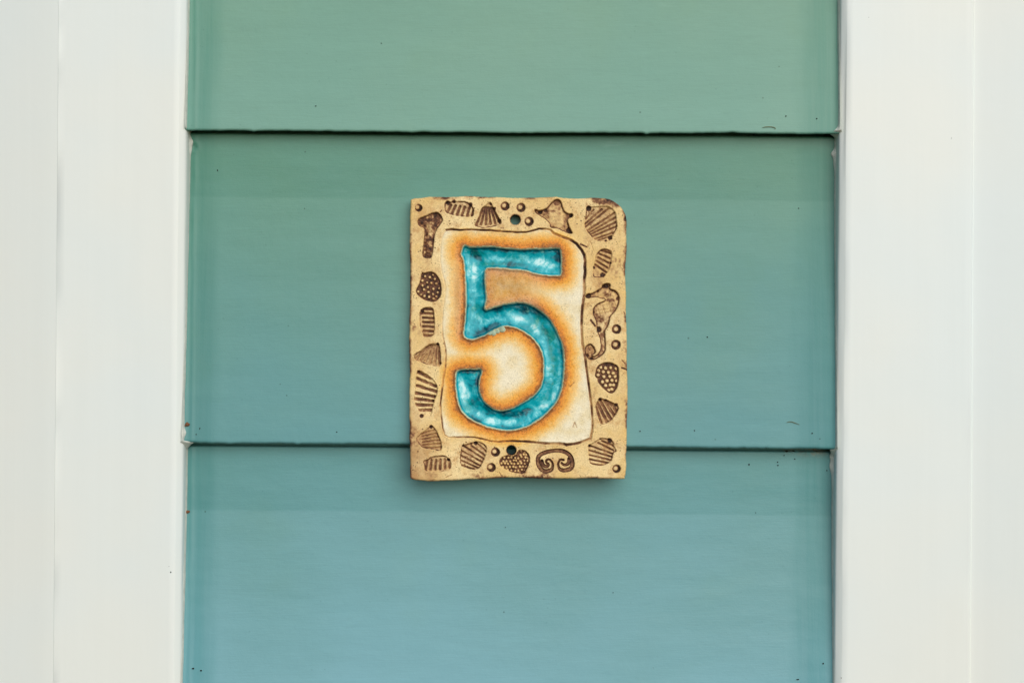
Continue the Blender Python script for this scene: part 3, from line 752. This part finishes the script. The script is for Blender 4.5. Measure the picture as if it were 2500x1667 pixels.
def hollow(o, poly, name, depth=4.0, base=.4, rim=.8, darks=(), pale=(), strokes=(), gran=1.0, sw=10):
    P = chaikin(tr(o, *poly), 1); sl = region(P); X, Y = PX[sl], PY[sl]
    sd = poly_sd(X, Y, P) + fbm(X / 6, Y / 6, 3, 140) * 1.3
    m = sstep(1.2, -1.8, sd)
    hh = m * depth * (1 - 0.4 * sstep(0, 18, -sd)) + m * fbm(X / 4, Y / 4, 3, 141) * gran
    wv = m * base * np.clip(0.8 + fbm(X / 7, Y / 7, 4, 142) * 1.9, 0.2, 1.25)
    wv = np.maximum(wv, m * np.exp(-((sd + 1.6) / 1.5) ** 2) * rim)
    for (bx, by, br, a) in darks:
        c_ = tr(o, bx, by)[0]; d_ = np.hypot(X - c_[0], Y - c_[1]) + fbm(X / 6, Y / 6, 2, 143) * 3
        g = sstep(br / 7.84 + 1.5, br / 7.84 - 2.5, d_) * m * a
        hh += g * 2.2; wv = np.maximum(wv, g)
    for (bx, by, br, a) in pale:
        c_ = tr(o, bx, by)[0]; d_ = np.hypot(X - c_[0], Y - c_[1]) + fbm(X / 6, Y / 6, 2, 144) * 4
        g = sstep(br / 7.84 + 5, br / 7.84 - 5, d_); wv = wv * (1 - g * a)
    for s_ in strokes:
        pp = tr(o, *s_)
        for i in range(len(pp) - 1):
            d_, _ = seg_dist(X, Y, pp[i], pp[i + 1])
            g = sstep(sw / 7.84 + .9, 0.2, d_ + fbm(X / 5, Y / 5, 3, 145) * 2.4); hh += g * .6; wv = np.maximum(wv, g * .34)
    H[sl] -= hh * 1.7; wash[sl] = np.maximum(wash[sl], wv)
    newpart(name, sl, sd < 0)
hollow('A', (300,620,340,570,450,530,560,480,650,455,720,470,770,530,800,610,760,670,700,750,650,840,630,950,610,1150,580,1320,540,1340,420,1330,390,1260,410,1150,425,980,440,850,440,770,350,730,310,680),
       'twig_impression', 4.4, .8, .7, darks=[(500,1290,75,.75),(445,1050,34,.62),(440,1180,36,.62),(470,900,30,.6),(690,540,80,.62)], pale=[(570,830,70,.6),(550,1040,45,.4),(570,700,50,.35)], gran=2.4)
hollow('B', (420,400,470,400,520,430,650,385,700,340,760,260,830,210,900,205,945,260,965,340,1000,430,1090,490,1170,480,1165,550,1090,570,1060,620,1090,700,1120,780,1165,850,1150,880,1060,860,950,810,870,770,780,760,730,750,720,680,650,600,540,530,450,480),
       'starfish_impression', 4.8, .42, .9, darks=[(640,420,42,.9),(540,455,48,.95),(450,420,30,.8),(1135,525,48,1.),(1100,800,62,1.),(1085,690,30,.95),(860,270,70,.5),(790,785,60,.85)], pale=[(850,600,140,.5)])
hollow('D', (1395,650,1440,605,1510,600,1600,560,1660,520,1720,490,1720,440,1780,410,1870,400,1890,440,1870,500,1920,530,1990,540,2040,610,2065,690,2050,790,2020,880,1960,970,1880,1050,1870,1150,1830,1250,1780,1320,1790,1450,1800,1600,
       1790,1720,1700,1810,1580,1870,1480,1880,1410,1800,1385,1690,1410,1600,1490,1550,1560,1600,1610,1710,1590,1750,1530,1790,1580,1800,1660,1740,1700,1640,1690,1500,1660,1400,1630,1330,1620,1250,1610,1150,1570,1050,1540,960,1560,860,1640,790,1750,750,1790,710,1700,700,1620,670,1530,680,1440,700,1400,670),
       'seahorse_impression', 4.2, .42, .95, darks=[(1455,650,62,1.),(1800,445,62,1.),(1745,465,40,1.),(1640,545,34,.95),(2030,690,40,.7),(1980,560,30,.6),(1930,530,36,.75),(1560,960,30,1.),(1660,1290,55,1.),(1720,1110,55,.55),(1830,650,45,.45),(1740,1400,60,.5),(1440,1790,42,1.),(1520,1850,40,.9)],
       pale=[(1690,620,60,.5),(1800,900,130,.55),(1740,1220,40,.8)],
       strokes=[(1600,860,1900,790),(1580,940,1990,860),(1600,1010,1960,930),(1640,890,1700,1040),(1740,840,1800,1040),(1850,800,1900,960),(1940,720,2000,850),(1850,780,1990,740),(1500,1700,1470,1660,1500,1630,1550,1660,1550,1720,1490,1750,1440,1700,1450,1620,1500,1580),(1720,720,1850,600)], sw=9)
# scroll stamp: a raised panel bordered and filled by curling grooves
sc = tr('H', 575,985,590,1045,640,1085,690,1080,705,1045,655,1015,655,965,715,945,770,1000,785,1100,740,1160,640,1185,570,1150,510,1070,490,960,520,870,620,822,800,785,960,785,1080,840,1145,930,1165,1040,1130,1130,1000,1165,910,1135,880,1060,892,990,930,950,985,965)
sc2 = tr('H', 1085, 950, 1092, 1005, 1045, 1050, 985, 1055, 950, 1020)
P = tr('H', 440,740,1210,740,1210,1240,440,1240); sl = region(P); X, Y = PX[sl], PY[sl]
dsc = np.full(X.shape, 1e9)
for pl in (chaikin(sc, 1, False), chaikin(sc2, 1, False)):
    for i in range(len(pl) - 1):
        d_, _ = seg_dist(X, Y, pl[i], pl[i + 1]); np.minimum(dsc, d_, out=dsc)
dsc = dsc + fbm(X / 8, Y / 8, 3, 150) * 1.4
cxy = tr('H', 825, 985)[0]
outer = sstep(20, 38, np.hypot((X - cxy[0]) , (Y - cxy[1]) * 1.35))
hw = 2.0 + 2.5 * outer
g = sstep(hw + .9, hw - 1.0, dsc)
H[sl] -= g * 6.0
wash[sl] = np.maximum(wash[sl], g * (.42 + .2 * vnoise(X / 9, Y / 9)) + np.exp(-((dsc - hw) / 1.1) ** 2) * .55)
for (bx, by) in [(575, 985), (1090, 950), (985, 960)]:
    c_ = tr('H', bx, by)[0]; d_ = np.hypot(X - c_[0], Y - c_[1]); gg = sstep(4, 1.5, d_); H[sl] -= gg * 2; wash[sl] = np.maximum(wash[sl], gg)
newpart('scroll_impression', sl, dsc < hw + 0.6)

# rod-end rings: pressed at a slant, deepest low on the right, with a nub left standing
for (o, bx, by, r_, tilt) in [('A', 325, 375, 74, 1.0), ('A', 1980, 340, 88, .8), ('B', 170, 370, 88, .6), ('B', 322, 635, 90, .8), ('H', 2000, 1130, 84, .6), ('D', 2000, 1285, 92, .35), ('F', 1985, 170, 95, .3), ('G', 1795, 810, 88, .8), ('G', 1715, 1105, 88, .8)]:
    c_ = tr(o, bx, by)[0]; R_ = r_ / 7.84
    P = np.array([c_ - R_ - 3, c_ + R_ + 3]); sl = region(P, 3); X, Y = PX[sl], PY[sl]
    dx, dy = X - c_[0], Y - c_[1]
    d_ = np.hypot(dx, dy) + fbm(X / 5, Y / 5, 3, 160) * 1.6
    lean = np.clip(0.62 + tilt * (dx * 0.8 + dy * 0.6) / R_ * 0.55, 0.05, 1.2)
    nd = np.hypot(dx + 1.6 * tilt + .6, dy + 1.2 * tilt) + fbm(X / 3, Y / 3, 2, 161) * 1.2
    nub = sstep(R_ * .66, R_ * .3, nd)
    m = sstep(R_ + .6, R_ - 1.4, d_)
    dp = m * lean * (1 - .8 * nub)
    H[sl] -= dp * 8.0
    wash[sl] = np.maximum(wash[sl], np.clip(m * (0.25 + dp * 1.0) * (1 - .6 * nub), 0, 1))
    newpart('ring_impression', sl, d_ < R_)

# small nicks and scratches
for (o, x1, y1, x2, y2, w_, s_) in [('B',1310,1070,1425,1120,2.2,.8),('B',1470,1010,1440,1130,.6,.28),('B',1500,1020,1560,1200,.8,.3),('F',2100,610,2200,645,2.2,.9),('F',2105,470,2165,530,2.,.5),('D',1510,1110,1590,1220,3.0,.9),('D',2140,950,2170,1060,1.2,.6),
                                   ('H',1000,650,1040,690,2.2,.9),('H',1050,685,1125,665,2.2,.9),('G',850,1290,960,1245,1.,.4),('G',1870,1200,1920,1270,1.3,.45),('F',1110,970,1190,890,.8,.5),('H',1165,330,1200,250,2.,.35),('H',1205,260,1235,340,1.6,.3),('A',770,420,740,450,1.5,.6),('A',1640,130,1670,150,2.,.8)]:
    P = tr(o, x1, y1, x2, y2); sl = region(P); d_, _ = seg_dist(PX[sl], PY[sl], P[0], P[1])
    g = sstep(w_ + .9, w_ * .2, d_ + fbm(PX[sl] / 4, PY[sl] / 4, 2, 170) * 1.2)
    H[sl] -= g * 1.6; wash[sl] = np.maximum(wash[sl], g * s_)

# screw holes go right through
THICK = 33.0
hole = np.zeros(PX.shape, bool); holewall = np.zeros(PX.shape, bool)
for (hx, hy, hr) in [tuple(tr('A', 2182, 600)[0]) + (12.6,), tuple(tr('G', 2105, 775)[0]) + (12.2,)]:
    dx, dy = PX - hx, PY - hy; d_ = np.hypot(dx, dy)
    H -= np.where(d_ < hr + 3, np.clip((hr + 3 - d_) / 3, 0, 1) ** 2 * 1.2, 0)
    # snap the ring of vertices just inside on to the circle, wall below it
    ring = (d_ < hr) & (d_ > hr - 2.4)
    PX[ring] = (hx + dx / d_ * hr)[ring]; PY[ring] = (hy + dy / d_ * hr)[ring]
    ins = d_ <= hr - 2.4
    PX[ins] = (hx + dx / np.maximum(d_, 1e-6) * (hr - .3))[ins]; PY[ins] = (hy + dy / np.maximum(d_, 1e-6) * (hr - .3))[ins]
    H[ins] = -THICK + 1.0
    hole |= d_ <= hr - 4.2
    holewall |= (d_ < hr - 1.0)
    wash = np.where((d_ < hr + 2) & (d_ > hr - .5), np.maximum(wash, .35), np.where(d_ < hr - .5, .9, wash))
lab[holewall] = 0

toast = np.clip(sstep(1120, 1010, PX + (1170 - PY) * .35) * sstep(930, 1010, PY) * (0.75 + fbm(PX / 25, PY / 25, 4, 180) * 1.6), 0, .95) * (1 - panel * .9)
halo = np.clip(sd5, 0, 90)
fume = np.clip(np.exp(-(((PX - 1235) / 84) ** 2 + ((PY - 702) / 54) ** 2) ** 1.6) * 1.0 + np.exp(-(((PX - 1116) / 9) ** 2 + ((PY - 730) / 95) ** 2) ** 1.5) * .75, 0, .95)

# --- to world
s_face = PY - lap_line(PX, 0)
yb = -(0.0012 + (LIP - 0.0012) * (s_face - KINK) / (PITCH - 6 - KINK)) - 0.0006
yf = yb - THICK * S
wx, _, wz = pt(PX, PY, yf)
wy = yf - H * S
W = np.stack([wx, wy, wz], -1)
du = np.gradient(W, axis=1); dv = np.gradient(W, axis=0)
NRM = np.cross(dv, du); NRM /= np.linalg.norm(NRM, axis=-1, keepdims=True) + 1e-12
if NRM[..., 1].mean() > 0: NRM = -NRM
Fq = grid_faces(NYg, NXg)
flab = lab.reshape(-1)[Fq]
# a face belongs to the part most of its corners carry
fl_ = np.where((flab[:, 0] == flab[:, 1]) | (flab[:, 0] == flab[:, 2]), flab[:, 0], np.where(flab[:, 1] == flab[:, 3], flab[:, 1], flab[:, 2]))
keep = ~(hole.reshape(-1)[Fq].all(1))
Wf = W.reshape(-1, 3); Nf = NRM.reshape(-1, 3)
at = {'wash': np.clip(wash, 0, 1).reshape(-1), 'halo': halo.reshape(-1), 'panel': panel.reshape(-1), 'toast': toast.reshape(-1), 'fume': fume.reshape(-1), 'inner': inn.reshape(-1), 'pool': pool.reshape(-1), 'deep': deep.reshape(-1), 'green': green.reshape(-1)}
for (L, name) in [(0, 'clay_slab')] + parts:
    fm = Fq[keep & (fl_ == L)]
    if len(fm) == 0: continue
    ids, inv = np.unique(fm, return_inverse=True)
    F2 = inv.reshape(fm.shape)
    V2, N2 = Wf[ids], Nf[ids]
    A2 = {k: v[ids] for k, v in at.items()}
    if L == 0:
        # side walls and back of the slab
        b = np.concatenate([np.arange(NXg), (np.arange(1, NYg) * NXg + NXg - 1), ((NYg - 1) * NXg + np.arange(NXg - 2, -1, -1)), (np.arange(NYg - 2, 0, -1) * NXg)])
        nb = len(b); cen = Wf[b].mean(0); pos = {int(v): i for i, v in enumerate(ids)}
        ring0 = np.array([pos.get(int(v), -1) for v in b])
        extra, en, faces2 = [], [], []
        prev = ring0; off = len(V2)
        ybk = (yb.reshape(-1))[b]
        nz = np.stack([Wf[b][:, 0] - cen[0], 0 * ybk, Wf[b][:, 2] - cen[2]], -1)
        tang = np.roll(Wf[b], -3, 0) - np.roll(Wf[b], 3, 0); nn = np.stack([tang[:, 2], 0 * ybk, -tang[:, 0]], -1)
        nn *= np.sign((nn * nz).sum(1, keepdims=True)); nn /= np.linalg.norm(nn, axis=1, keepdims=True) + 1e-12
        for f in (0.35, 0.8, 1.0):
            P_ = Wf[b].copy(); P_[:, 1] = P_[:, 1] + (ybk - P_[:, 1]) * f
            P_[:, 0] -= nn[:, 0] * (0.0004 * f + 0.0008 * (f == 1.0)); P_[:, 2] -= nn[:, 2] * (0.0004 * f + 0.0008 * (f == 1.0))
            extra.append(P_); en.append(nn)
            cur = off + np.arange(nb); off += nb
            q_ = np.stack([prev, np.roll(prev, -1), np.roll(cur, -1), cur], -1)
            faces2.append(q_[(q_ >= 0).all(1)]); prev = cur
        V2 = np.vstack([V2] + extra); N2 = np.vstack([N2] + en)
        for k in A2:
            base_v = at[k][b] * (0.5 if k == 'wash' else 1)
            A2[k] = np.concatenate([A2[k]] + [base_v] * 3)
        F2 = np.vstack([F2] + faces2)
    o = link_mesh(name, V2, F2[:, ::-1].copy() if False else F2, M_GLAZE if name == 'numeral' else M_CLAY, plaque, normals=N2, attrs=A2)
    if name == 'numeral': o['label'] = 'turquoise glazed numeral 5 pressed into the plaque'

scene.render.engine = 'CYCLES'
